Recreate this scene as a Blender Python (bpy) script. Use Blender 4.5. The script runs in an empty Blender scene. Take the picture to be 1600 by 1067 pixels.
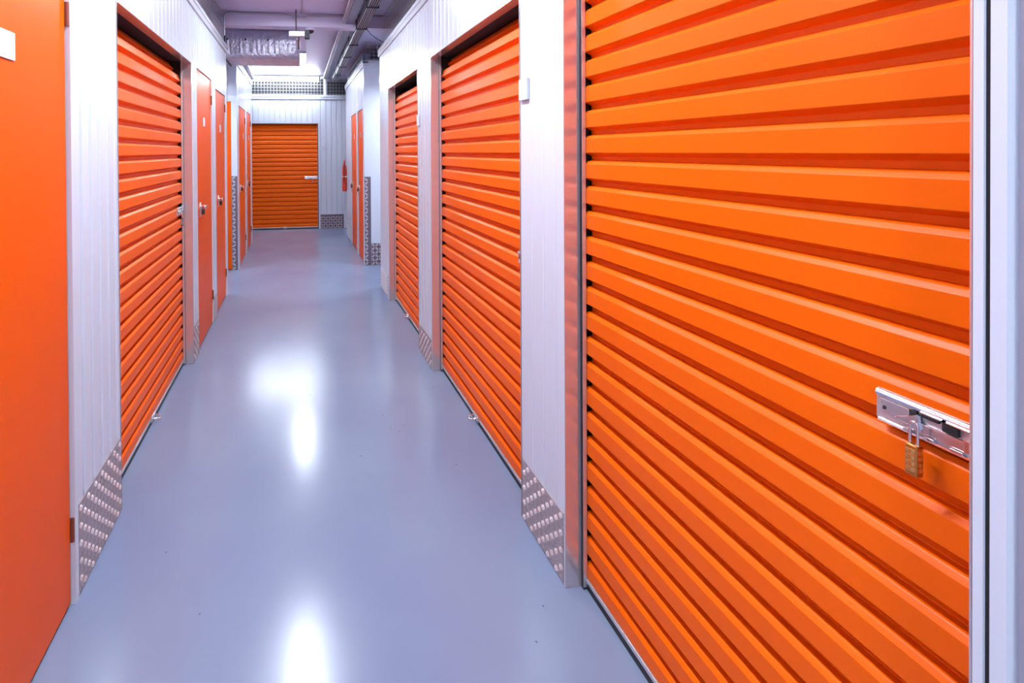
import bpy, math, random
from mathutils import Vector, Matrix
random.seed(4)
SC = bpy.context.scene
COL = SC.collection
PI = math.pi
XL, XR = -0.75, 0.90          # corridor faces of the near unit blocks
XLF, XRF = -0.77, 0.86        # corridor faces of the far unit blocks
YE = 9.40                     # end wall
ZC = 2.95                     # ceiling
ZW = 2.60                     # top of unit walls
YB = -2.6                     # wall behind the camera

# ------------------------------------------------------------------ materials
def mat(name, color, rough=0.4, metal=0.0, emit=None, emit_s=0.0, spec=0.5, coat=0.0):
    m = bpy.data.materials.new(name); m.use_nodes = True
    b = m.node_tree.nodes['Principled BSDF']
    b.inputs['Base Color'].default_value = (*color, 1)
    b.inputs['Roughness'].default_value = rough
    b.inputs['Metallic'].default_value = metal
    b.inputs['Specular IOR Level'].default_value = spec
    b.inputs['Coat Weight'].default_value = coat
    b.inputs['Coat Roughness'].default_value = 0.12
    if emit:
        b.inputs['Emission Color'].default_value = (*emit, 1)
        b.inputs['Emission Strength'].default_value = emit_s
    return m

def add_bump(m, scale=(30, 30, 30), strength=0.1, dist=0.002, detail=3.0, rough_var=0.0):
    nt = m.node_tree; b = nt.nodes['Principled BSDF']
    tc = nt.nodes.new('ShaderNodeTexCoord'); mp = nt.nodes.new('ShaderNodeMapping')
    mp.inputs['Scale'].default_value = scale
    nz = nt.nodes.new('ShaderNodeTexNoise'); nz.inputs['Scale'].default_value = 1.0; nz.inputs['Detail'].default_value = detail
    bp = nt.nodes.new('ShaderNodeBump'); bp.inputs['Strength'].default_value = strength; bp.inputs['Distance'].default_value = dist
    nt.links.new(tc.outputs['Object'], mp.inputs['Vector']); nt.links.new(mp.outputs['Vector'], nz.inputs['Vector'])
    nt.links.new(nz.outputs['Fac'], bp.inputs['Height']); nt.links.new(bp.outputs['Normal'], b.inputs['Normal'])
    if rough_var:
        r0 = b.inputs['Roughness'].default_value
        mr = nt.nodes.new('ShaderNodeMapRange')
        mr.inputs['To Min'].default_value = max(0.02, r0 - rough_var); mr.inputs['To Max'].default_value = r0 + rough_var
        nt.links.new(nz.outputs['Fac'], mr.inputs['Value']); nt.links.new(mr.outputs['Result'], b.inputs['Roughness'])
    return nz

M = {}
M['orange'] = mat('orange_paint', (0.78, 0.110, 0.0003), 0.38, spec=0.17)
add_bump(M['orange'], (9, 9, 9), 0.05, 0.004, 2.0, 0.05)
M['orange_door'] = mat('orange_door_paint', (0.72, 0.088, 0.0003), 0.38, spec=0.15)
add_bump(M['orange_door'], (5, 5, 5), 0.05, 0.004, 2.0, 0.05)
M['white'] = mat('white_coated_steel', (0.55, 0.585, 0.67), 0.24, spec=0.4)
add_bump(M['white'], (6, 6, 2), 0.05, 0.004, 2.0, 0.04)
M['trim'] = mat('white_trim_steel', (0.50, 0.52, 0.59), 0.26, spec=0.4)
M['jamb'] = mat('jamb_steel', (0.66, 0.60, 0.62), 0.22, 0.7, spec=0.5)
M['label'] = mat('white_label_plastic', (0.54, 0.56, 0.62), 0.4)
M['alu'] = mat('tread_aluminium', (0.40, 0.34, 0.35), 0.50, 0.5)
add_bump(M['alu'], (60, 60, 60), 0.12, 0.001, 3.0, 0.08)
M['tread'] = mat('worn_tread_aluminium', (0.54, 0.48, 0.50), 0.38, 0.5)
M['alu_dark'] = mat('dark_aluminium', (0.15, 0.11, 0.14), 0.5, 0.4)  # darker base of the far plates, for a stronger pattern
M['tread_bright'] = mat('bright_tread', (0.72, 0.68, 0.72), 0.35, 0.4)  # brighter bars of the far plates, set off from the dark base
M['chrome'] = mat('chrome', (0.78, 0.77, 0.80), 0.16, 1.0)
M['steel'] = mat('brushed_steel', (0.66, 0.64, 0.66), 0.36, 0.8)
add_bump(M['steel'], (20, 300, 20), 0.05, 0.0005, 2.0)
M['brass'] = mat('brass', (0.62, 0.32, 0.09), 0.32, 1.0)
M['brass_light'] = mat('worn_brass', (0.78, 0.50, 0.20), 0.3, 1.0)
M['black'] = mat('black_rubber', (0.012, 0.012, 0.016), 0.55)
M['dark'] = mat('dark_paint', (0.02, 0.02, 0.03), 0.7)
M['guide'] = mat('guide_steel', (0.035, 0.03, 0.035), 0.4, 0.6)
M['galv'] = mat('galvanised_steel', (0.20, 0.22, 0.30), 0.40, 0.7)
add_bump(M['galv'], (40, 40, 40), 0.08, 0.001, 2.0, 0.08)
M['galv_dark'] = mat('dark_tray_steel', (0.05, 0.055, 0.08), 0.45, 0.5)
M['conduit'] = mat('grey_conduit', (0.36, 0.37, 0.44), 0.35, 0.2)
M['foil'] = mat('foil_insulation', (0.50, 0.48, 0.58), 0.34, 0.8)
add_bump(M['foil'], (22, 22, 22), 0.7, 0.02, 5.0, 0.1)
M['lamp'] = mat('lamp_diffuser', (0.9, 0.92, 0.95), 0.4, emit=(0.84, 0.92, 1.0), emit_s=40.0)
M['lamp_mid'] = mat('mid_lamp_diffuser', (0.9, 0.92, 0.95), 0.4, emit=(0.84, 0.92, 1.0), emit_s=25.0)
M['lamp_far'] = mat('far_lamp_diffuser', (0.9, 0.92, 0.95), 0.4, emit=(0.84, 0.92, 1.0), emit_s=20.0)
M['tube'] = mat('tube_diffuser', (0.9, 0.92, 0.95), 0.4, emit=(0.84, 0.92, 1.0), emit_s=13.0)
M['red'] = mat('red_paint', (0.75, 0.05, 0.02), 0.3)
M['wire'] = mat('wire_steel', (0.55, 0.57, 0.62), 0.4, 0.6)
M['hinge'] = mat('dark_hinge_steel', (0.20, 0.05, 0.03), 0.45, 0.3)
M['ceiling'] = mat('ceiling_paint', (0.60, 0.57, 0.76), 0.45, spec=0.4)
add_bump(M['ceiling'], (3, 3, 3), 0.06, 0.01, 3.0, 0.08)

def floor_material():
    m = mat('floor_paint', (0.30, 0.335, 0.42), 0.2, spec=0.55)
    nt = m.node_tree; b = nt.nodes['Principled BSDF']; L = nt.links
    tc = nt.nodes.new('ShaderNodeTexCoord')
    n1 = nt.nodes.new('ShaderNodeTexNoise'); n1.inputs['Scale'].default_value = 1.6; n1.inputs['Detail'].default_value = 4
    r1 = nt.nodes.new('ShaderNodeValToRGB')
    r1.color_ramp.elements[0].position = 0.3; r1.color_ramp.elements[0].color = (0.165, 0.200, 0.315, 1)
    r1.color_ramp.elements[1].position = 0.7; r1.color_ramp.elements[1].color = (0.190, 0.240, 0.345, 1)
    L.new(tc.outputs['Object'], n1.inputs['Vector']); L.new(n1.outputs['Fac'], r1.inputs['Fac'])
    v = nt.nodes.new('ShaderNodeTexVoronoi'); v.inputs['Scale'].default_value = 9.0
    r2 = nt.nodes.new('ShaderNodeValToRGB')
    r2.color_ramp.elements[0].position = 0.024; r2.color_ramp.elements[0].color = (0.35, 0.35, 0.4, 1)
    r2.color_ramp.elements[1].position = 0.036; r2.color_ramp.elements[1].color = (1, 1, 1, 1)
    L.new(tc.outputs['Object'], v.inputs['Vector']); L.new(v.outputs['Distance'], r2.inputs['Fac'])
    mx = nt.nodes.new('ShaderNodeMix'); mx.data_type = 'RGBA'; mx.blend_type = 'MULTIPLY'; mx.inputs['Factor'].default_value = 1.0
    L.new(r1.outputs['Color'], mx.inputs['A']); L.new(r2.outputs['Color'], mx.inputs['B'])
    L.new(mx.outputs['Result'], b.inputs['Base Color'])
    n2 = nt.nodes.new('ShaderNodeTexNoise'); n2.inputs['Scale'].default_value = 2.5; n2.inputs['Detail'].default_value = 5
    mr = nt.nodes.new('ShaderNodeMapRange'); mr.inputs['To Min'].default_value = 0.14; mr.inputs['To Max'].default_value = 0.26
    L.new(tc.outputs['Object'], n2.inputs['Vector']); L.new(n2.outputs['Fac'], mr.inputs['Value']); L.new(mr.outputs['Result'], b.inputs['Roughness'])
    n3 = nt.nodes.new('ShaderNodeTexNoise'); n3.inputs['Scale'].default_value = 5.0; n3.inputs['Detail'].default_value = 6
    bp = nt.nodes.new('ShaderNodeBump'); bp.inputs['Strength'].default_value = 0.10; bp.inputs['Distance'].default_value = 0.006
    L.new(tc.outputs['Object'], n3.inputs['Vector']); L.new(n3.outputs['Fac'], bp.inputs['Height']); L.new(bp.outputs['Normal'], b.inputs['Normal'])
    return m
M['floor'] = floor_material()

# ------------------------------------------------------------------ mesh helpers
# a frame maps (u along the face, d into the wall, z up) to the place
def FR(u, d, z): return (XR + d, u, z)
def FL(u, d, z): return (XL - d, u, z)
def FRF(u, d, z): return (XRF + d, u, z)
def FLF(u, d, z): return (XLF - d, u, z)
def FE(u, d, z): return (u, YE + d, z)
def FX(u, d, z): return (u, 6.25 + d, z)
def W(x, y, z): return (x, y, z)

class MB:
    def __init__(s, f=W):
        s.v = []; s.f = []; s.fr = f
    def add(s, vs, fs):
        o = len(s.v); s.v += [s.fr(*p) for p in vs]; s.f += [[o + i for i in q] for q in fs]
    def box(s, a, b):
        (x0, y0, z0), (x1, y1, z1) = a, b
        s.add([(x0, y0, z0), (x1, y0, z0), (x1, y1, z0), (x0, y1, z0), (x0, y0, z1), (x1, y0, z1), (x1, y1, z1), (x0, y1, z1)],
              [(0, 3, 2, 1), (4, 5, 6, 7), (0, 1, 5, 4), (1, 2, 6, 5), (2, 3, 7, 6), (3, 0, 4, 7)])
    def prism(s, pts, fn0, fn1):
        n = len(pts)
        s.add([fn0(*p) for p in pts] + [fn1(*p) for p in pts],
              [list(range(n))[::-1], list(range(n, 2 * n))] + [(i, (i + 1) % n, n + (i + 1) % n, n + i) for i in range(n)])
    def tube(s, path, r, n=10, cap=True, closed=False):
        P = [Vector(p) for p in path]; K = len(P); rings = []
        up = None
        for i in range(K):
            if closed: t = (P[(i + 1) % K] - P[i - 1]).normalized()
            else: t = (P[min(i + 1, K - 1)] - P[max(i - 1, 0)]).normalized()
            if up is None:
                up = Vector((0, 0, 1)) if abs(t.z) < 0.9 else Vector((1, 0, 0))
            a = (up - t * up.dot(t)).normalized(); up = a; b = t.cross(a)
            rr = r[i] if isinstance(r, (list, tuple)) else r
            rings.append([tuple(P[i] + a * rr * math.cos(2 * PI * k / n) + b * rr * math.sin(2 * PI * k / n)) for k in range(n)])
        vs = [q for R_ in rings for q in R_]; fs = []
        for i in range(K if closed else K - 1):
            j = (i + 1) % K
            for k in range(n):
                fs.append((i * n + k, i * n + (k + 1) % n, j * n + (k + 1) % n, j * n + k))
        if cap and not closed:
            fs.append(list(range(n))[::-1]); fs.append([(K - 1) * n + k for k in range(n)])
        s.add(vs, fs)
    def cyl(s, a, b, r, n=16, r2=None): s.tube([a, b], [r, r if r2 is None else r2], n)
    def build(s, name, m, parent=None, bevel=0.0, smooth=False, seg=2):
        me = bpy.data.meshes.new(name); o = bpy.data.objects.new(name, me); COL.objects.link(o)
        if parent is None:
            xs, ys, zs = zip(*s.v)
            org = Vector(((min(xs) + max(xs)) / 2, (min(ys) + max(ys)) / 2, min(zs)))
            o.location = org
        else:
            root = parent
            org = Vector((0, 0, 0))
            while root is not None:
                org = org + root.location; root = root.parent
            o.parent = parent
        me.from_pydata([tuple(Vector(p) - org) for p in s.v], [], s.f)
        import bmesh
        bm = bmesh.new(); bm.from_mesh(me); bmesh.ops.recalc_face_normals(bm, faces=bm.faces); bm.to_mesh(me); bm.free()
        me.materials.append(m)
        if smooth:
            me.polygons.foreach_set('use_smooth', [True] * len(me.polygons))
            try: me.set_sharp_from_angle(angle=math.radians(40))
            except Exception: pass
        if bevel:
            md = o.modifiers.new('Bevel', 'BEVEL'); md.width = bevel; md.segments = seg; md.limit_method = 'ANGLE'; md.angle_limit = math.radians(40)
        return o

def tag(o, label, cat, group=None, kind=None):
    o['label'] = label; o['category'] = cat
    if group: o['group'] = group
    o['kind'] = kind or 'thing'
    return o
def thing(name, loc, label, cat, group=None):
    o = bpy.data.objects.new(name, None); COL.objects.link(o); o.location = loc; o.empty_display_size = 0.1
    return tag(o, label, cat, group)
def struct(mb, name, m, **k):
    o = mb.build(name, m, **k); o['kind'] = 'structure'; return o

def sheet(mb, u0, u1, z0, z1, pitch=0.08, gw=0.018, depth=0.009, back=0.045, off=0.04):
    """panel with narrow vertical grooves; front plane d = 0"""
    pts = [(u0, 0.0)]; u = u0 + off
    while u + gw + 0.012 < u1:
        pts += [(u, 0.0), (u + 0.004, depth), (u + gw - 0.004, depth), (u + gw, 0.0)]
        u += pitch
    pts += [(u1, 0.0)]
    n = len(pts)
    vs = []; fs = []
    for (a, d) in pts: vs += [(a, d, z0), (a, d, z1), (a, back, z0), (a, back, z1)]
    for i in range(n - 1):
        k = 4 * i
        fs += [(k, k + 4, k + 5, k + 1), (k + 2, k + 3, k + 7, k + 6), (k + 1, k + 5, k + 7, k + 3), (k, k + 2, k + 6, k + 4)]
    fs += [(0, 1, 3, 2), (4 * n - 4, 4 * n - 2, 4 * n - 1, 4 * n - 3)]
    mb.add(vs, fs)

# ------------------------------------------------------------------ the setting
b = MB(); b.box((-3, YB - 0.1, -0.1), (3, 12, 0)); struct(b, 'floor', M['floor'])
b = MB(); b.box((-3, YB - 0.1, ZC), (3, 12, ZC + 0.1)); struct(b, 'ceiling', M['ceiling'])
b = MB(); b.box((-3, YB - 0.1, 0), (3, YB, ZC)); struct(b, 'wall_back', M['white'])
b = MB(); b.box((-3.1, YB - 0.1, 0), (-3, 12, ZC)); struct(b, 'wall_left_outer', M['ceiling'])
b = MB(); b.box((3, YB - 0.1, 0), (3.1, 12, ZC)); struct(b, 'wall_right_outer', M['ceiling'])
b = MB(); b.box((-3, 9.95, 0), (3, 10.05, ZC)); struct(b, 'wall_end_dark_backing', M['black'])  # black colour stands in for the unlit space behind the end mesh
# added unit roofs, coloured dark to stand in for unlit space behind the mesh
b = MB(); b.box((-3, YB, ZW - 0.06), (XL - 0.05, 5.20, ZW - 0.03)); b.box((-3, 6.30, 2.62), (XLF - 0.05, 8.15, 2.65)); struct(b, 'units_shade_roof_left', M['dark'])
b = MB(); b.box((XR + 0.05, YB, ZW - 0.06), (3, 5.22, ZW - 0.03)); b.box((XRF + 0.05, 6.30, 2.62), (3, 8.57, 2.65)); struct(b, 'units_shade_roof_right', M['dark'])

ZD = 2.14    # door openings
# left near block: pillars and headers of corrugated white steel
wl = MB(FL)
wl.box((YB, 0, 0), (0.70, 0.045, ZW))
sheet(wl, 0.70, 1.693, ZD, ZW)
wl.box((1.693, -0.004, 0), (1.716, 0.045, ZW))
sheet(wl, 1.716, 2.113, 0, ZW, 0.077, 0.022, 0.007, 0.12, 0.045)
sheet(wl, 2.113, 3.53, ZD, ZW)
sheet(wl, 3.53, 3.712, 0, ZW, 0.06, 0.016, 0.006, 0.12, 0.03)
sheet(wl, 3.712, 4.35, ZD, ZW)
sheet(wl, 4.35, 4.53, 0, ZW, 0.06)
sheet(wl, 4.53, 5.135, 2.09, ZW)
sheet(wl, 5.135, 5.22, 0, ZW, 0.06)
struct(wl, 'wall_left', M['white'])
b = MB(); b.box((-3, 5.175, 0), (XL - 0.046, 5.22, ZW)); struct(b, 'wall_left_end', M['white'])
# right near block
wr = MB(FR)
wr.box((YB, 0, 0), (0.30, 0.045, ZW))
sheet(wr, 0.30, 0.523, 0, ZW, 0.1, 0.018, 0.012, 0.12, 0.190)
wr.box((0.5275, -0.003, 0), (0.5375, 0.12, ZW))
sheet(wr, 0.5405, 1.54, ZD, ZW)
sheet(wr, 1.54, 1.86, 0, ZW, 0.085, 0.010, 0.0016, 0.12, 0.05)
sheet(wr, 1.86, 3.19, ZD, ZW)
sheet(wr, 3.19, 3.547, 0, ZW, 0.077, 0.016, 0.005, 0.12, 0.05)
sheet(wr, 3.55, 4.745, ZD - 0.01, ZW)
sheet(wr, 4.745, 5.24, 0, ZW, 0.077, 0.016, 0.005, 0.12, 0.05)
struct(wr, 'wall_right', M['white'])
b = MB(); b.box((XR + 0.121, 5.195, 0), (3, 5.24, ZW)); struct(b, 'wall_right_end', M['white'])
# far blocks
b = MB(FX)
sheet(b, -3, -1.50, 0, 2.66, 0.08); sheet(b, -1.50, -0.845, 2.15, 2.66, 0.08); b.box((-0.845, 0, 0), (XLF, 0.045, 2.66))
struct(b, 'wall_left_crossing', M['white'])
b = MB(FLF)
b.box((6.296, 0, 0), (6.44, 0.045, 2.66)); sheet(b, 6.44, 7.22, 2.12, 2.66); b.box((7.22, 0, 0), (7.40, 0.045, 2.66))
sheet(b, 7.40, 8.03, 2.12, 2.66); b.box((8.03, 0, 0), (8.20, 0.045, 2.66)); b.box((8.155, 0.045, 0), (8.20, 2.2, 2.66))
struct(b, 'wall_left_far', M['white'])
b = MB(FX); b.box((XRF, 0, 0), (1.06, 0.045, 2.66)); sheet(b, 1.06, 3, 0, 2.66); struct(b, 'wall_right_crossing', M['white'])
b = MB(FRF)
b.box((6.296, 0, 0), (6.375, 0.045, 2.66)); sheet(b, 6.375, 6.94, 2.08, 2.66); b.box((6.94, 0, 0), (7.09, 0.045, 2.66))
sheet(b, 7.09, 7.79, 2.08, 2.66); sheet(b, 7.79, 8.62, 0, 2.66, 0.08); b.box((8.575, 0.046, 0), (8.62, 2.1, 2.66))
struct(b, 'wall_right_far', M['white'])
# end wall
b = MB(FE)
sheet(b, -3, -0.92, 0, ZW - 0.01, 0.08); sheet(b, -0.92, 0.392, 2.07, ZW - 0.01, 0.105); sheet(b, 0.392, 3, 0, ZW - 0.01, 0.105, 0.02, 0.008)
b.box((-0.92, 0.0, 2.06), (0.41, 0.12, 2.075)); b.box((0.392, -0.008, 0), (0.412, 0.12, 2.07)); b.box((-0.94, -0.008, 0), (-0.92, 0.12, 2.07))
struct(b, 'wall_end', M['white'])
# cap rails
def cap(f, u0, u1, z, name):
    m = MB(f); m.box((u0, -0.014, z - 0.055), (u1, 0.06, z + 0.012)); m.box((u0, -0.02, z - 0.012), (u1, 0.06, z + 0.022))
    struct(m, name, M['trim'], bevel=0.003)
cap(FL, YB, 5.235, ZW, 'trim_1'); cap(FR, YB, 5.255, ZW, 'trim_2')
cap(FLF, 6.225, 8.22, 2.67, 'trim_3'); cap(FRF, 6.225, 8.64, 2.67, 'trim_4')
cap(FE, -3, 3, ZW - 0.02, 'trim_5'); cap(FX, -3, XLF - 0.062, 2.67, 'trim_6'); cap(FX, XRF + 0.062, 3, 2.67, 'trim_7')
# downstand beam
b = MB(); b.box((-3, 5.06, 2.81), (3, 5.20, ZC)); struct(b, 'ceiling_beam', M['ceiling'], bevel=0.006)

# ------------------------------------------------------------------ latch, padlock, pull
def make_latch(f, parent, uc, zc, s, d0, L=0.25, H=0.055):
    """slide bolt latch plate: uc = free end, s = direction (+1/-1) along u towards the jamb"""
    m = MB(f); u = lambda t: uc + s * t
    r = 0.007; pts = []
    for (cu, cz, a0) in ((r, zc - H / 2 + r, PI), (L - r, zc - H / 2 + r, 1.5 * PI), (L - r, zc + H / 2 - r, 0), (r, zc + H / 2 - r, PI / 2)):
        for k in range(5):
            a = a0 + k * PI / 8
            pts.append((cu + r * math.cos(a), cz + r * math.sin(a)))
    m.prism(pts, lambda a, z: (u(a), d0, z), lambda a, z: (u(a), d0 - 0.003, z))
    plate = m.build('latch', M['steel'], parent, bevel=0.0008)
    plate['label'] = 'brushed steel slide bolt latch'
    m = MB(f); zt = zc + H / 2
    m.prism([(d0 - 0.003, zt - 0.012), (d0 - 0.007, zt - 0.011), (d0 - 0.0085, zt - 0.007), (d0 - 0.007, zt - 0.003), (d0 - 0.004, zt - 0.0005), (d0, zt)],
            lambda d, z: (u(0.002), d, z), lambda d, z: (u(L), d, z))
    zb = zc - H / 2
    m.prism([(d0 - 0.003, zb + 0.006), (d0 - 0.006, zb + 0.005), (d0 - 0.007, zb + 0.002), (d0 - 0.004, zb), (d0, zb)],
            lambda d, z: (u(0.004), d, z), lambda d, z: (u(L), d, z))
    m.build('rolled_edge', M['chrome'], plate, smooth=True)
    m = MB(f)      # slide bolt: a long tongue with a raised thumb tab
    m.box((min(u(0.008), u(0.046)), d0 - 0.007, zc - 0.006), (max(u(0.008), u(0.046)), d0 - 0.003, zc + 0.013))
    m.box((min(u(0.046), u(0.125)), d0 - 0.008, zc - 0.016), (max(u(0.046), u(0.125)), d0 - 0.003, zc - 0.001))
    m.prism([(0.044, zc + 0.001), (0.06, zc + 0.012), (0.062, zc - 0.012), (0.03, zc - 0.006)], lambda a, z: (u(a), d0 - 0.013, z), lambda a, z: (u(a), d0 - 0.006, z))
    m.prism([(0.112, zc - 0.016), (0.138, zc - 0.006), (0.128, zc + 0.002), (0.112, zc + 0.004)], lambda a, z: (u(a), d0 - 0.012, z), lambda a, z: (u(a), d0 - 0.005, z))
    m.build('slide_bolt', M['chrome'], plate, bevel=0.0008)
    m = MB(f)      # keeper slots and dark openings
    for (a, c, za, zb_) in ((0.048, 0.056, 0.004, 0.014), (0.062, 0.082, 0.009, 0.014), (0.086, 0.104, 0.001, 0.013), (0.118, 0.124, -0.020, -0.012), (0.012, 0.016, -0.004, 0.002)):
        m = MB(f); m.box((min(u(a), u(c)), d0 - 0.0085, zc + za), (max(u(a), u(c)), d0 - 0.003, zc + zb_))
        m.build('slot', M['black'], plate, bevel=0.001)
    for (a, c, zz) in ((0.040, 0.052, -0.020), (0.066, 0.078, -0.020), (0.096, 0.110, -0.020)):
        m = MB(f); m.box((min(u(a), u(c)), d0 - 0.010, zc + zz - 0.003), (max(u(a), u(c)), d0 - 0.003, zc + zz + 0.002))
        m.build('staple', M['chrome'], plate, bevel=0.0006)
    for a in (0.06, 0.085):
        m = MB(f); m.box((min(u(a), u(a + .03)), d0 - 0.009, zc + 0.015), (max(u(a), u(a + .03)), d0 - 0.003, zc + 0.0165))
        m.build('slide_rail', M['chrome'], plate)
    m = MB(f); m.tube([(u(0.138), d0 - 0.003, zc + 0.000), (u(0.140), d0 - 0.012, zc + 0.002), (u(0.144), d0 - 0.014, zc - 0.006), (u(0.146), d0 - 0.006, zc - 0.013), (u(0.146), d0 - 0.002, zc - 0.013)], 0.0032, 8)
    m.build('bolt_eye', M['chrome'], plate, smooth=True)
    m = MB(f)      # worn, illegible stamped maker's line
    rr = random.Random(7)
    for k in range(9):
        a = 0.014 + k * 0.0026
        zz = zc + 0.017 - 0.0004 * k; h = rr.choice((0.0020, 0.0028, 0.0022))
        m.box((min(u(a), u(a + 0.0013)), d0 - 0.0036, zz - h / 2), (max(u(a), u(a + 0.0013)), d0 - 0.003, zz + h / 2))
    m.build('stamped_mark', M['steel'], plate)
    return plate

def make_padlock(f, u, d, ztop, label, body='brass', s=1.0, group=None):
    """u,d = centre, ztop = top of the shackle"""
    loc = Vector(f(u, d, ztop - 0.083 * s))
    t = thing('padlock', loc, label, 'padlock', group)
    zb = ztop - 0.083 * s; hw, hd, H = 0.0078 * s, 0.0062 * s, 0.048 * s
    m = MB(f); m.box((u - hw, d - hd, zb), (u + hw, d + hd, zb + H)); m.build('body', M[body], t, bevel=0.0018 * s)
    for k in range(4):
        z = zb + (0.011 + 0.0092 * k) * s
        m = MB(f); n = 14
        m.cyl((u, d, z - 0.0031 * s), (u, d, z + 0.0031 * s), 0.0086 * s, n)
        for q in range(n):
            a = 2 * PI * q / n
            m.box((u + math.cos(a) * 0.0086 * s - 0.0006 * s, d + math.sin(a) * 0.0086 * s - 0.0006 * s, z - 0.0025 * s),
                  (u + math.cos(a) * 0.0086 * s + 0.0006 * s, d + math.sin(a) * 0.0086 * s + 0.0006 * s, z + 0.0025 * s))
        m.build('number_dial', M['brass_light' if body == 'brass' else 'steel'], t)
    m = MB(f); pts = [(u - 0.0048 * s, d, zb + H - 0.004 * s), (u - 0.0048 * s, d, ztop - 0.006 * s)]
    for k in range(1, 8):
        a = PI - k * PI / 8; pts.append((u + 0.0048 * s * math.cos(a), d, ztop - 0.006 * s + 0.006 * s * math.sin(a)))
    pts += [(u + 0.0048 * s, d, ztop - 0.006 * s), (u + 0.0048 * s, d, zb + H - 0.004 * s)]
    m.tube(pts, 0.0019 * s, 10); m.build('shackle', M['chrome'], t, smooth=True)
    return t

def make_pull(f, parent, u, d0):
    m = MB(f); m.box((u - 0.03, d0 - 0.004, 0.014), (u + 0.03, d0, 0.05))
    h = m.build('pull_handle', M['steel'], parent, bevel=0.001)
    m = MB(f)
    m.tube([(u - 0.022, d0 - 0.004, 0.035), (u - 0.022, d0 - 0.02, 0.035), (u - 0.016, d0 - 0.034, 0.028), (u, d0 - 0.040, 0.024), (u + 0.016, d0 - 0.034, 0.028), (u + 0.022, d0 - 0.02, 0.035), (u + 0.022, d0 - 0.004, 0.035)], 0.005, 10)
    m.build('loop', M['chrome'], h, smooth=True)
    return h

# ------------------------------------------------------------------ roller shutters
PITCH = 0.0855
def roller_shutter(f, u0, u1, zt, label, lock_s=None, rev=0.055, zlock=1.07, pull=True, phase=0.0, latch_len=0.16, pull_u=None):
    d0 = rev + 0.014                                     # front plane of the slats
    t = thing('roller_shutter', f((u0 + u1) / 2, d0, 0.0), label, 'roller shutter', 'orange roller shutters along the corridor')
    # curtain
    ca, cb = u0 + 0.012, u1 - 0.012
    prof = []; z = 0.038; top = zt - 0.085
    bend = lambda zz: max(0.0, zz - (zt - 0.17)) ** 2 * 3.2          # the curtain runs back onto its drum
    def pt(d, zz): prof.append((d0 + d + bend(zz), zz))
    pt(0.006, z); pt(0.0, z + 0.004); z += 0.046 + phase; pt(0.0, z)
    while z < top:
        for (dd, dz) in ((0.0006, 0.0008), (0.0068, 0.0080), (0.0085, 0.0095), (0.0235, 0.0120), (0.0250, 0.0140), (0.0250, 0.0270), (0.0235, 0.0290), (0.0012, 0.0388), (0.0, 0.0400)): pt(dd, z + dz)
        z += PITCH; pt(0.0, z)
    m = MB(f); n = len(prof); vs = []; fs = []
    for (d, zz) in prof: vs += [(ca, d, zz), (cb, d, zz)]
    for i in range(n - 1): fs.append((2 * i, 2 * i + 1, 2 * i + 3, 2 * i + 2))
    m.add(vs, fs); cur = m.build('curtain', M['orange'], t)
    sd = cur.modifiers.new('Solidify', 'SOLIDIFY'); sd.thickness = 0.0012; sd.offset = 0
    # reveal frame: two jambs and a lintel soffit
    for (a, c) in ((u0 + 0.001, u0 + 0.0035), (u1 - 0.001, u1 - 0.0035)):
        m = MB(f); m.box((min(a, c), -0.0015, 0), (max(a, c), rev, zt)); m.build('jamb', M['jamb'], t)
    m = MB(f); m.box((u0 + 0.001, -0.0015, zt - 0.0045), (u1 - 0.001, rev, zt - 0.001)); m.build('lintel', M['jamb'], t)
    # guide rails behind the jambs
    for (a, sg) in ((u0, 1), (u1, -1)):
        m = MB(f)
        def bx(p, q, dd0, dd1): m.box((min(a + sg * p, a + sg * q), dd0, 0), (max(a + sg * p, a + sg * q), dd1, zt + 0.08))
        bx(-0.004, 0.018, rev, rev + 0.003); bx(-0.004, 0.002, rev + 0.003, rev + 0.09)
        gr = m.build('guide_rail', M['guide'], t)
        m = MB(f); m.box((min(a + sg * 0.0182, a + sg * 0.0196), rev - 0.001, 0.01), (max(a + sg * 0.0182, a + sg * 0.0196), rev + 0.012, zt + 0.05)); m.build('lip', M['steel'], gr)
        m = MB(f); m.box((min(a + sg * 0.004, a + sg * 0.016), rev + 0.004, 0.0), (max(a + sg * 0.004, a + sg * 0.016), rev + 0.0115, zt + 0.05)); m.build('brush_seal', M['black'], gr)
    m = MB(f); m.box((u0, rev + 0.0, zt + 0.004), (u1, rev + 0.26, zt + 0.016)); m.box((u0, rev + 0.25, zt - 0.3), (u1, rev + 0.26, zt + 0.004)); m.build('drum_housing', M['dark'], t)
    m = MB(f); m.box((ca, d0 - 0.004, 0.024), (cb, d0 + 0.022, 0.038)); m.build('bottom_bar', M['steel'], t, bevel=0.001)
    m = MB(f); m.box((ca, d0 - 0.002, 0.0), (cb, d0 + 0.020, 0.024)); m.build('bottom_seal', M['black'], t)
    if pull: make_pull(f, t, pull_u if pull_u else (u0 + u1) / 2, d0 - 0.004)
    if lock_s:
        end = u1 if lock_s > 0 else u0
        make_latch(f, t, end - lock_s * latch_len, zlock, lock_s, d0 - 0.0002, L=latch_len - 0.022)
    return t

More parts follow.
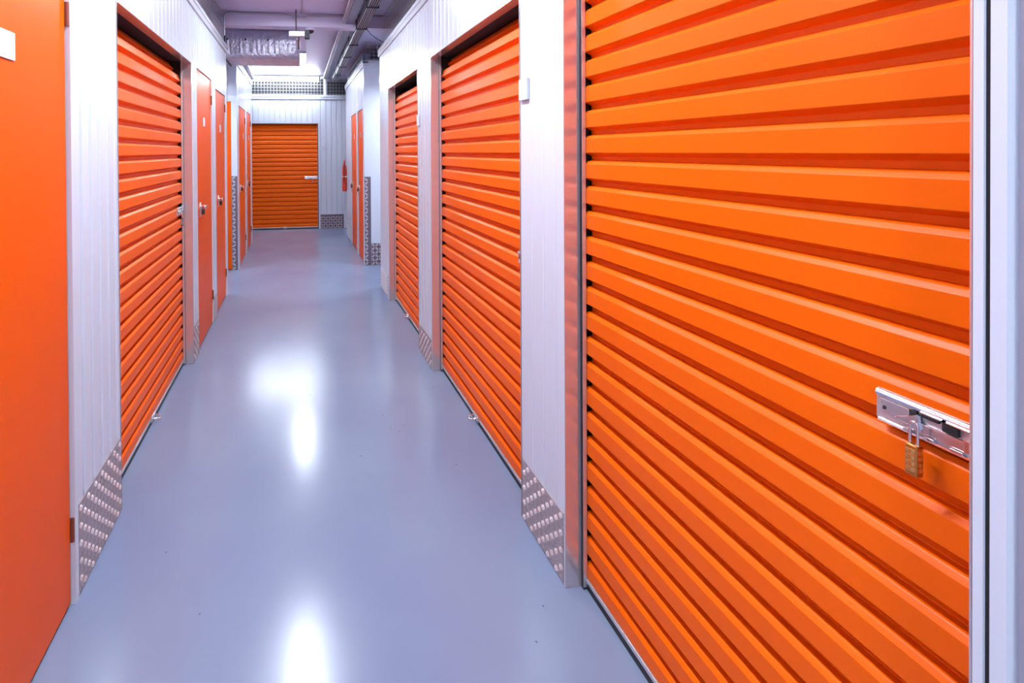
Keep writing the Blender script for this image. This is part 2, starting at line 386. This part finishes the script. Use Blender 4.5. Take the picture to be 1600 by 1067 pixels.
near = roller_shutter(FR, 0.538, 1.54, ZD, 'large orange roller shutter nearest the camera, with steel latch and brass padlock', -1, zlock=1.071, pull=False, latch_len=0.157)
roller_shutter(FR, 1.864, 3.186, ZD, 'orange roller shutter in the right wall, middle of the three on that side', -1, zlock=1.03, pull_u=2.54)
roller_shutter(FR, 3.554, 4.741, ZD - 0.01, 'orange roller shutter on the right beside the louvred white pillar', -1, zlock=1.03, pull_u=4.19)
roller_shutter(FL, 2.117, 3.526, ZD, 'reddish orange roller shutter in the left wall, the only one there', 1, zlock=1.10, pull_u=2.78)
roller_shutter(FE, -0.92, 0.392, 2.06, 'small-looking orange roller shutter closing the far end of the corridor', 1, zlock=1.00, rev=0.03, latch_len=0.27)

m = MB(FR); m.box((0.5229, 0.0008, 0), (0.5276, 0.03, ZD)); m.build('gap_shade_strip', M['black'], near)  # black strip filling the trim gap, its shade put in as colour
make_padlock(FR, 0.634, 0.049, 1.073, 'brass combination padlock hanging from the latch of the nearest shutter')
make_padlock(FR, 1.935, 0.044, 1.03, 'dark padlock on the latch of the second shutter from the right edge', 'black', 1.25)
make_padlock(FL, 3.42, 0.046, 1.09, 'dark padlock on the latch of the left roller shutter', 'black', 1.1)
make_padlock(FE, 0.275, 0.022, 0.985, 'small dark padlock below the latch of the far end shutter', 'black', 1.1)

# ------------------------------------------------------------------ flat hinged doors
def hinged_door(f, u0, u1, z1, label, hinge_u, knob_u=None, knob_z=1.07, lab=None, rec=0.010, hinges=((1.92, 2.00), (0.21, 0.29))):
    t = thing('hinged_door', f((u0 + u1) / 2, rec, 0), label, 'door', 'flat orange hinged doors')
    m = MB(f); m.box((u0 + 0.003, rec, 0.012), (u1 - 0.003, rec + 0.03, z1 - 0.003)); m.build('door_panel', M['orange_door'], t, bevel=0.002)
    m = MB(f); m.box((u0, rec + 0.031, 0), (u1, rec + 0.04, z1)); m.build('door_stop', M['dark'], t)
    for (a, c) in hinges:
        m = MB(f); m.cyl((hinge_u, rec - 0.006, a), (hinge_u, rec - 0.006, c), 0.006, 10)
        m.box((hinge_u - 0.006, rec - 0.004, a), (hinge_u + 0.006, rec - 0.0002, c)); m.build('hinge', M['hinge'], t)
    if knob_u:
        m = MB(f); m.cyl((knob_u, rec - 0.006, knob_z), (knob_u, rec, knob_z), 0.034, 20); m.box((knob_u - 0.02, rec - 0.005, knob_z - 0.075), (knob_u + 0.02, rec, knob_z))
        k = m.build('lock', M['steel'], t, bevel=0.001)
        m = MB(f); m.cyl((knob_u, rec - 0.040, knob_z), (knob_u, rec - 0.006, knob_z), 0.016, 16, 0.012); m.box((knob_u - 0.042, rec - 0.052, knob_z - 0.012), (knob_u + 0.016, rec - 0.038, knob_z + 0.012))
        m.build('knob', M['chrome'], k, bevel=0.003)
        m = MB(f); m.box((knob_u - 0.018, rec - 0.034, knob_z - 0.058), (knob_u + 0.018, rec - 0.014, knob_z - 0.018)); m.build('lock_body', M['black'], k, bevel=0.003)
    if lab:
        m = MB(f); m.box((lab[0], rec - 0.004, lab[2]), (lab[1], rec - 0.0002, lab[3])); m.build('label_plate', M['label'], t, bevel=0.001)
    return t
hinged_door(FL, 0.71, 1.690, ZD, 'large flat orange door with white plaque at the left picture edge', 1.693, None, lab=(1.20, 1.401, 1.751, 1.826))
hinged_door(FL, 3.714, 4.348, ZD, 'flat orange door with knob lock just past the left roller shutter', 4.345, 3.85, 1.08, (3.985, 4.055, 1.715, 1.785))
hinged_door(FL, 4.532, 5.133, 2.09, 'second flat orange door past the left roller shutter, at the corner', 5.13, 4.70, 1.06, (4.80, 4.87, 1.70, 1.77))
hinged_door(FX, -1.498, -0.847, 2.15, 'bright orange door facing the camera in the left cross passage', -1.49, -1.30, 1.05)
hinged_door(FLF, 6.442, 7.218, 2.12, 'flat orange door on the far left block nearest its tread plate corner', 7.215, 6.62, 1.04, (6.98, 7.05, 1.70, 1.77))
hinged_door(FLF, 7.402, 8.028, 2.12, 'flat orange door on the far left block nearest the end shutter', 8.025, 7.58, 1.04, (7.72, 7.79, 1.70, 1.77))
hinged_door(FRF, 6.377, 6.938, 2.08, 'flat orange door on the far right block beside its tread plate corner', 6.38, 6.83, 0.99, (6.60, 6.67, 1.70, 1.77))
hinged_door(FRF, 7.092, 7.788, 2.08, 'flat orange door on the far right block nearest the extinguisher', 7.095, 7.66, 0.98, (7.36, 7.43, 1.70, 1.77))

# ------------------------------------------------------------------ tread plates
def tread_plate(f, u0, u1, z0, z1, label, name='tread_plate', pitch=0.030, d=0.0, base='alu', top='tread'):
    m = MB(f); m.box((u0, d - 0.003, z0), (u1, d - 0.0002, z1)); o = m.build(name, M[base])
    m = MB(f)
    nu = int((u1 - u0) / pitch); nz = int((z1 - z0) / pitch)
    for i in range(nu + 1):
        for j in range(nz + 1):
            cu = u0 + (i + 0.5) * pitch; cz = z0 + (j + 0.5) * pitch
            if cu + 0.012 > u1 or cz + 0.012 > z1: continue
            a = PI / 4 if (i + j) % 2 else -PI / 4
            ca, sa = math.cos(a), math.sin(a)
            for q in range(5):
                w0 = (q - 2) * 0.0056 * pitch / 0.03; hl = (0.0115 - abs(q - 2) * 0.0014) * pitch / 0.03; hw = 0.0019 * pitch / 0.03
                P = lambda l, w, h: (cu + ca * l - sa * (w + w0), d - 0.003 - h, cz + sa * l + ca * (w + w0))
                m.add([P(-hl, 0, 0), P(0, -hw, 0), P(hl, 0, 0), P(0, hw, 0), P(-hl * 0.5, 0, 0.0016), P(hl * 0.5, 0, 0.0016)],
                      [(0, 1, 4), (1, 5, 4), (1, 2, 5), (2, 3, 5), (3, 4, 5), (3, 0, 4)])
    p = m.build('raised_tread', M[top], o)
    return tag(o, label, 'tread plate', 'aluminium tread plates at the wall corners')
tread_plate(FL, 1.722, 2.11, 0.004, 0.31, 'aluminium tread plate at the foot of the corrugated pillar beside the leftmost door')
tread_plate(FL, 3.535, 3.708, 0.004, 0.26, 'aluminium tread plate on the pillar between the left shutter and the orange doors')
tread_plate(FL, 4.356, 4.524, 0.004, 0.22, 'small tread plate on the white strip between two left orange doors')
tread_plate(FR, 1.55, 1.855, 0.004, 0.246, 'aluminium tread plate on the pillar beside the nearest roller shutter')
tread_plate(FR, 3.20, 3.54, 0.004, 0.205, 'aluminium tread plate between the second and third right shutters')
tread_plate(FX, -0.842, -0.772, 0.004, 1.20, 'tall narrow tread plate on the corner of the far left block', pitch=0.048, base='alu_dark', top='tread_bright')
tread_plate(FX, 0.862, 0.945, 0.004, 1.17, 'tall narrow tread plate on the corner of the far right block', pitch=0.048, base='alu_dark', top='tread_bright')
tread_plate(FX, 0.948, 1.10, 0.004, 0.29, 'low tread plate beside the tall one on the far right corner', pitch=0.048, base='alu_dark', top='tread_bright')
tread_plate(FE, 0.425, 0.88, 0.004, 0.275, 'tread plate at the foot of the end wall beside the far shutter', d=0.0, pitch=0.048, base='alu_dark', top='tread_bright')

# louvred panels low on white pillars
def louvre(f, u0, u1, label, z0=0.03, n=6, step=0.034):
    t = thing('louvre_panel', f((u0 + u1) / 2, 0, z0), label, 'vent')
    m = MB(f); m.box((u0, -0.003, z0), (u1, -0.0002, z0 + n * step + 0.02)); m.build('backing', M['trim'], t)
    for k in range(n):
        z = z0 + 0.012 + k * step
        m = MB(f); m.prism([(-0.003, z), (-0.013, z + 0.003), (-0.012, z + 0.006), (-0.003, z + 0.022)], lambda d, zz: (u0 + 0.02, d, zz), lambda d, zz: (u1 - 0.02, d, zz))
        m.build('louvre_blade', M['trim'], t)
    return t
louvre(FR, 4.80, 5.22, 'white louvred panel low on the pillar past the third right shutter')
louvre(FRF, 7.85, 8.56, 'white louvred panel low on the far right block past its doors')

# small blank number plates on the walls
def plate(f, u0, u1, z0, z1, label, d=0.0):
    m = MB(f); m.box((u0, d - 0.012, z0), (u1, d - 0.0002, z1))
    return tag(m.build('number_plate', M['label'], bevel=0.002), label, 'number plate', 'white plates beside the shutters')
plate(FR, 1.782, 1.850, 1.70, 1.785, 'blank white plate on the pillar beside the nearest shutter', -0.001)
plate(FR, 3.475, 3.54, 1.69, 1.77, 'blank white plate between the second and third right shutters')
plate(FE, 0.44, 0.52, 1.60, 1.66, 'blank white plate on the end wall beside the far shutter')

# fire extinguisher at the end of the far right block
t = thing('fire_extinguisher', (XRF - 0.047, 8.50, 0.80), 'narrow red fire extinguisher on the far right wall end', 'fire extinguisher')
m = MB(); c = XRF - 0.047
m.tube([(c, 8.50, 0.80), (c, 8.50, 0.815), (c, 8.50, 1.20), (c, 8.50, 1.24), (c, 8.50, 1.27), (c, 8.50, 1.30)], [0.036, 0.042, 0.042, 0.034, 0.018, 0.016], 18); m.build('cylinder', M['red'], t, smooth=True)
m = MB(); m.cyl((c, 8.50, 1.30), (c, 8.50, 1.325), 0.016, 14); m.box((c - 0.012, 8.47, 1.325), (c + 0.012, 8.58, 1.335)); m.box((c - 0.010, 8.48, 1.35), (c + 0.010, 8.57, 1.358)); m.box((c - 0.008, 8.48, 1.335), (c + 0.008, 8.50, 1.35)); m.build('valve_handle', M['red'], t, bevel=0.001)
m = MB(); m.tube([(c, 8.47, 1.31), (c - 0.01, 8.44, 1.28), (c - 0.012, 8.435, 1.15), (c - 0.012, 8.44, 0.95)], 0.008, 8); m.build('hose', M['black'], t, smooth=True)
m = MB(); m.box((XRF - 0.006, 8.46, 1.02), (XRF - 0.0003, 8.54, 1.10)); m.box((c - 0.045, 8.455, 1.05), (XRF - 0.0003, 8.459, 1.07)); m.box((c - 0.045, 8.541, 1.05), (XRF - 0.0003, 8.545, 1.07)); m.build('wall_bracket', M['steel'], t)

# ------------------------------------------------------------------ lights on the ceiling
def batten(x0, x1, y0, y1, z, label, name='batten_light', lamp='lamp'):
    t = thing(name, ((x0 + x1) / 2, (y0 + y1) / 2, z), label, 'ceiling light', 'fluorescent ceiling lights')
    m = MB(); m.box((x0 - 0.004, y0 - 0.012, z + 0.028), (x1 + 0.004, y1 + 0.012, z + 0.05)); m.build('housing', M['trim'], t, bevel=0.002)
    ax = (y1 - y0) > (x1 - x0)
    for q in (0, 1):
        m = MB()
        if ax: m.box((x0 - 0.004, (y0 - 0.012, y1)[q], z - 0.003), (x1 + 0.004, (y0, y1 + 0.012)[q], z + 0.028))
        else: m.box(((x0 - 0.012, x1)[q], y0 - 0.004, z - 0.003), ((x0, x1 + 0.012)[q], y1 + 0.004, z + 0.028))
        m.build('end_cap', M['trim'], t)
    for q in (0, 1):
        m = MB()
        if ax: m.box(((x0 - 0.004, x1 + 0.001)[q], y0, z - 0.003), ((x0 - 0.001, x1 + 0.004)[q], y1, z + 0.028))
        else: m.box((x0, (y0 - 0.004, y1 + 0.001)[q], z - 0.003), (x1, (y0 - 0.001, y1 + 0.004)[q], z + 0.028))
        m.build('side_skirt', M['trim'], t)
    m = MB(); m.box((x0, y0, z), (x1, y1, z + 0.027)); m.build('diffuser', M[lamp], t)
    return t
batten(0.005, 0.12, 6.95, 7.85, 2.915, 'bright fluorescent batten on the ceiling past the beam', lamp='lamp_far')
batten(-0.03, 0.085, 3.53, 4.43, 2.905, 'fluorescent batten on the ceiling just above the picture, before the beam', lamp='lamp_mid')
for y in (1.15, -1.7):
    batten(-0.03, 0.085, y, y + 0.95, 2.90, 'fluorescent batten on the ceiling above and behind the camera')
batten(-2.1, -1.15, 5.68, 5.79, 2.40, 'unseen batten added in the left cross passage to light the far block', lamp='lamp_far')  # added lamp, out of view, brightens the front of the far left block
batten(1.25, 2.2, 5.68, 5.79, 2.40, 'unseen batten added in the right cross passage to light the far block', lamp='lamp_far')  # same added lamp for the far right block
# the tube across the end wall
t = thing('tube_light', (-0.26, 9.2, 2.87), 'long glowing tube light lying across the corridor above the end wall', 'ceiling light', 'fluorescent ceiling lights')
m = MB(); m.tube([(-0.92, 9.20, 2.885), (0.40, 9.20, 2.885)], 0.042, 16); m.build('tube', M['tube'], t, smooth=True)
m = MB(); m.box((-0.95, 9.165, 2.925), (0.43, 9.235, 2.948)); m.build('housing', M['galv'], t, bevel=0.002)
for x in (-0.945, 0.402):
    m = MB(); m.box((x, 9.15, 2.835), (x + 0.022, 9.25, 2.93)); m.build('end_cap', M['guide'], t, bevel=0.002)

# hanging fitting in front of the beam
t = thing('hanging_luminaire', (0.0, 4.93, 2.66), 'white T-shaped fitting hanging on a rod before the beam', 'light fitting')
m = MB(); m.box((-0.085, 4.90, 2.675), (0.075, 4.96, 2.725)); m.build('crossbar', M['lamp_off'] if 'lamp_off' in M else M['label'], t, bevel=0.004)
m = MB(); m.box((0.076, 4.895, 2.655), (0.125, 4.965, 2.735)); m.build('driver_box', M['dark'], t, bevel=0.004)
m = MB(); m.box((-0.012, 4.961, 2.655), (0.006, 5.05, 2.70)); m.box((-0.012, 5.04, 2.655), (0.006, 5.44, 2.70)); m.build('arm', M['label'], t, bevel=0.003)
m = MB(); m.box((0.0065, 4.962, 2.655), (0.022, 5.44, 2.70)); m.build('arm_side_channel', M['guide'], t)
m = MB(); m.cyl((-0.012, 4.93, 2.725), (-0.012, 4.93, ZC - 0.001), 0.005, 8); m.build('rod', M['guide'], t)
t = thing('smoke_detector', (0.14, 5.13, 2.76), 'round smoke detector with a dark sensor under the beam', 'smoke detector')
m = MB(); m.tube([(0.14, 5.13, 2.8095), (0.14, 5.13, 2.795), (0.14, 5.13, 2.787)], [0.06, 0.06, 0.05], 22); m.build('base', M['ceiling'], t, smooth=True)
m = MB(); m.tube([(0.14, 5.13, 2.787), (0.14, 5.13, 2.770), (0.14, 5.13, 2.760)], [0.036, 0.030, 0.016], 18); m.build('sensor', M['dark'], t, smooth=True)

# foil duct over the cross passage
def rrect(w0, w1, h0, h1, r, n=5):
    pts = []
    for (cu, cz, a0) in ((w1 - r, h0 + r, 1.5 * PI), (w1 - r, h1 - r, 0), (w0 + r, h1 - r, PI / 2), (w0 + r, h0 + r, PI)):
        for k in range(n): pts.append((cu + r * math.cos(a0 + k * PI / 2 / (n - 1)), cz + r * math.sin(a0 + k * PI / 2 / (n - 1))))
    return pts
t = thing('insulated_duct', (-0.4, 5.8, 2.56), 'crinkled foil-wrapped air duct hanging across the corridor behind the beam', 'duct')
m = MB(); P = rrect(5.50, 6.05, 2.565, 2.895, 0.05)
K = 34; vs = []; fs = []; n = len(P); rg = random.Random(3)
for k in range(K + 1):
    x = -0.80 + 0.83 * k / K
    for (y, z) in P:
        wob = 0.0035 if z < 2.64 else 0.0012
        vs.append((x, y + rg.uniform(-wob, wob), z + rg.uniform(-wob, wob)))
for k in range(K):
    for q in range(n): fs.append((k * n + q, k * n + (q + 1) % n, (k + 1) * n + (q + 1) % n, (k + 1) * n + q))
fs += [list(range(n))[::-1], [K * n + q for q in range(n)]]
m.add(vs, fs); m.build('duct_body', M['foil'], t)
m = MB(); m.prism(rrect(5.488, 6.062, 2.553, 2.907, 0.05), lambda a, z: (-0.812, a, z), lambda a, z: (-0.799, a, z)); m.build('strap', M['dark'], t)
for x in (-0.775, -0.575, -0.33):
    m = MB(); m.cyl((x, 5.486, 2.765), (x, 5.500, 2.765), 0.011, 12); m.build('insulation_pin', M['dark'], t)
for x in (-0.70, -0.05):
    m = MB(); m.cyl((x, 5.78, 2.89), (x, 5.78, ZC - 0.001), 0.005, 8); m.build('hanger_rod', M['guide'], t)
# white hose over the far left block
m = MB(); m.tube([(-0.78, 6.18, 2.72), (-0.74, 6.45, 2.765), (-0.725, 6.9, 2.76), (-0.73, 7.5, 2.73), (-0.74, 8.05, 2.72)], 0.035, 12)
tag(m.build('white_hose', M['trim'], smooth=True), 'white hose lying along the top of the far left block', 'hose')
# conduit along the top of the beam
m = MB(); m.tube([(-0.74, 5.048, 2.70), (-0.74, 5.048, 2.90), (-0.725, 5.048, 2.925), (-0.70, 5.048, 2.935), (-0.10, 5.048, 2.925), (-0.04, 5.048, 2.905), (0.08, 5.048, 2.905), (0.12, 5.048, 2.925), (0.9, 5.048, 2.935)], 0.009, 8)
tag(m.build('beam_conduit', M['conduit'], smooth=True), 'thin grey conduit running along the top of the ceiling beam', 'conduit')
m = MB(); m.tube([(-0.90, 9.05, 2.935), (0.50, 9.05, 2.935), (0.53, 9.06, 2.92), (0.545, 9.25, 2.86), (0.55, 9.36, 2.80), (0.55, 9.375, 2.62)], 0.010, 8)
tag(m.build('end_conduit', M['conduit'], smooth=True), 'grey conduit above the tube light bending down to the end wall', 'conduit')

m = MB(); m.tube([(0.045, 4.46, 2.943), (0.045, 5.03, 2.943)], 0.006, 8)
tag(m.build('lamp_conduit', M['conduit'], smooth=True), 'thin pale conduit on the ceiling running from the near lamp to the beam', 'conduit')
# cable trays on the right
t = thing('cable_trunking', (0.54, 5.0, 2.845), 'wide flat galvanised trunking under the ceiling left of the cable hangers', 'trunking')
m = MB(); m.box((0.508, 0.4, 2.850), (0.600, 8.95, 2.905)); m.build('trough', M['galv'], t, bevel=0.003)
m = MB(); m.box((0.505, 0.4, 2.905), (0.603, 8.95, 2.912)); m.build('cover', M['galv'], t)
for k in range(8):
    m = MB(); y = 1.6 + k; m.cyl((0.554, y, 2.912), (0.554, y, ZC - 0.001), 0.005, 8); m.build('hanger_rod', M['guide'], t)
for k, (x, what) in enumerate(((0.470, 'outermost white conduit on the left side of the flat trunking'), (0.487, 'middle pale conduit of three beside the flat trunking'), (0.501, 'pale conduit touching the left edge of the flat trunking'))):
    m = MB(); m.tube([(x, 0.4, 2.862), (x, 3.0, 2.860), (x, 6.0, 2.862), (x, 8.95, 2.860)], 0.0068, 8)
    tag(m.build('conduit', M['conduit' if k else 'trim'], smooth=True), what, 'conduit', 'conduits beside the trunking')
names = ['first', 'second', 'third', 'fourth', 'fifth']
for k in range(5):
    x = 0.630 + k * 0.0205
    m = MB(); m.tube([(x, 0.4, 2.800), (x + 0.002, 2.5, 2.798), (x - 0.002, 5.0, 2.800), (x, 7.3, 2.799), (x, 8.6, 2.800)], 0.0056, 8)
    tag(m.build('hung_conduit', M['conduit'], smooth=True), names[k] + ' pipe from the corridor side in the black hangers under the ceiling', 'conduit', 'pipes carried in the black hangers')
for k in range(7):
    y = 4.25 + 0.76 * k if k < 6 else 3.49
    t = thing('pipe_hanger', (0.67, y, 2.782), ['black U-shaped hanger nearest the top picture edge under the pipe bundle', 'second black pipe hanger from the top picture edge', 'third black pipe hanger from the top picture edge', 'fourth black pipe hanger from the top picture edge', 'fifth black pipe hanger from the top picture edge', 'farthest black pipe hanger, nearest the end wall', 'black U-shaped pipe hanger just above the picture'][k], 'pipe hanger', 'black pipe hangers')
    m = MB(); m.box((0.612, y - 0.012, 2.782), (0.728, y + 0.012, 2.790)); m.build('crossbar', M['black'], t)
    for x in (0.612, 0.720):
        m = MB(); m.box((x, y - 0.008, 2.790), (x + 0.008, y + 0.008, ZC - 0.001)); m.build('side_strap', M['black'], t)
t = thing('cable_tray', (0.67, 4.9, 2.808), 'dark perforated cable tray just above the bundle of pipes', 'cable tray')
m = MB(); m.box((0.618, 0.5, 2.8075), (0.724, 8.5, 2.8105)); m.build('tray_floor', M['galv_dark'], t)
for x in (0.616, 0.7225):
    m = MB(); m.box((x, 0.5, 2.8075), (x + 0.002, 8.5, 2.835)); m.build('side_rail', M['galv_dark'], t)
# loose cable drooping to the crossing
m = MB(); m.tube([(0.725, 5.02, 2.80), (0.76, 5.0, 2.74), (0.84, 5.0, 2.68), (0.90, 5.0, 2.655), (0.905, 5.01, 2.63)], 0.004, 6)
tag(m.build('loose_cable', M['guide'], smooth=True), 'loose dark cable drooping from the pipe hangers to the right wall top', 'cable')
t = thing('trunking_on_block', (0.95, 7.4, 2.695), 'grey metal trunking lying on top of the far right block', 'trunking')
m = MB(); m.box((0.88, 6.5, 2.694), (0.98, 8.5, 2.83)); m.build('trough', M['galv'], t, bevel=0.004)
m = MB(); m.box((0.87, 6.5, 2.83), (0.99, 8.5, 2.845)); m.build('cover', M['galv'], t)

# ------------------------------------------------------------------ wire mesh above the walls
def mesh_panel(f, u0, u1, z0, z1, label, step=0.05, r=0.0016, d=0.02, post=None):
    t = thing('wire_mesh', f((u0 + u1) / 2, d, z0), label, 'wire mesh', 'wire mesh panels above the walls')
    m = MB(f); u = u0
    while u <= u1: m.box((u - r, d - r, z0), (u + r, d + r, z1)); u += step
    z = z0 + step / 2
    while z <= z1: m.box((u0, d + r, z - r), (u1, d + 3 * r, z + r)); z += step
    m.build('wire_grid', M['wire'], t)
    for (a, c) in (((u0, z0), (u1, z0 + 0.012)), ((u0, z1 - 0.012), (u1, z1))):
        m = MB(f); m.box((a[0], d - 0.006, a[1]), (c[0], d + 0.012, c[1])); m.build('frame_rail', M['wire'], t)
    return t
mesh_panel(FE, -1.6, 0.50, ZW + 0.005, ZC - 0.002, 'wire mesh panel above the end wall behind the tube light', 0.06)
mesh_panel(FE, 0.57, 1.4, ZW + 0.005, ZC - 0.002, 'narrow wire mesh panel above the end wall beside the post', 0.06)
m = MB(FE); m.box((0.50, -0.01, ZW + 0.004), (0.57, 0.06, ZC - 0.001)); tag(m.build('mesh_post', M['trim'], bevel=0.003), 'white post between the two mesh panels above the end wall', 'post')
mesh_panel(FL, 0.2, 5.22, ZW + 0.024, ZC - 0.002, 'wire mesh panel along the top of the left corridor wall', 0.05)
mesh_panel(FR, 0.2, 5.24, ZW + 0.024, ZC - 0.002, 'wire mesh panel along the top of the right corridor wall', 0.05)
mesh_panel(FX, -2.2, -0.80, 2.694, ZC - 0.002, 'wire mesh panel on the far left block under the duct', 0.05)
mesh_panel(FX, 0.90, 2.2, 2.694, ZC - 0.002, 'dark wire mesh panel on the corner of the far right block', 0.05)

# ------------------------------------------------------------------ camera, world, view
w = bpy.data.worlds.new('World'); SC.world = w; w.use_nodes = True
w.node_tree.nodes['Background'].inputs['Color'].default_value = (0.02, 0.02, 0.025, 1)
w.node_tree.nodes['Background'].inputs['Strength'].default_value = 1.0
cd = bpy.data.cameras.new('camera'); cam = bpy.data.objects.new('camera', cd); COL.objects.link(cam)
F = 750.0; yaw, pitch, roll = math.radians(7), math.radians(-0.4), math.radians(-0.4)
fwd = Vector((math.sin(yaw) * math.cos(pitch), math.cos(yaw) * math.cos(pitch), math.sin(pitch)))
r = Vector((math.cos(yaw), -math.sin(yaw), 0)); u = r.cross(fwd)
r2 = math.cos(roll) * r + math.sin(roll) * u; u2 = -math.sin(roll) * r + math.cos(roll) * u
mw = Matrix((( r2.x, u2.x, -fwd.x, 0), (r2.y, u2.y, -fwd.y, 0), (r2.z, u2.z, -fwd.z, 1.5), (0, 0, 0, 1)))
cam.matrix_world = mw
cd.sensor_width = 36; cd.lens = 36 * F / 1600; cd.shift_x = 0.15119; cd.shift_y = -0.18204; cd.clip_start = 0.02
SC.camera = cam
SC.view_settings.view_transform = 'Standard'; SC.view_settings.look = 'None'
SC.view_settings.gamma = 1.0; SC.view_settings.exposure = 2.45; SC.view_settings.use_curve_mapping = False
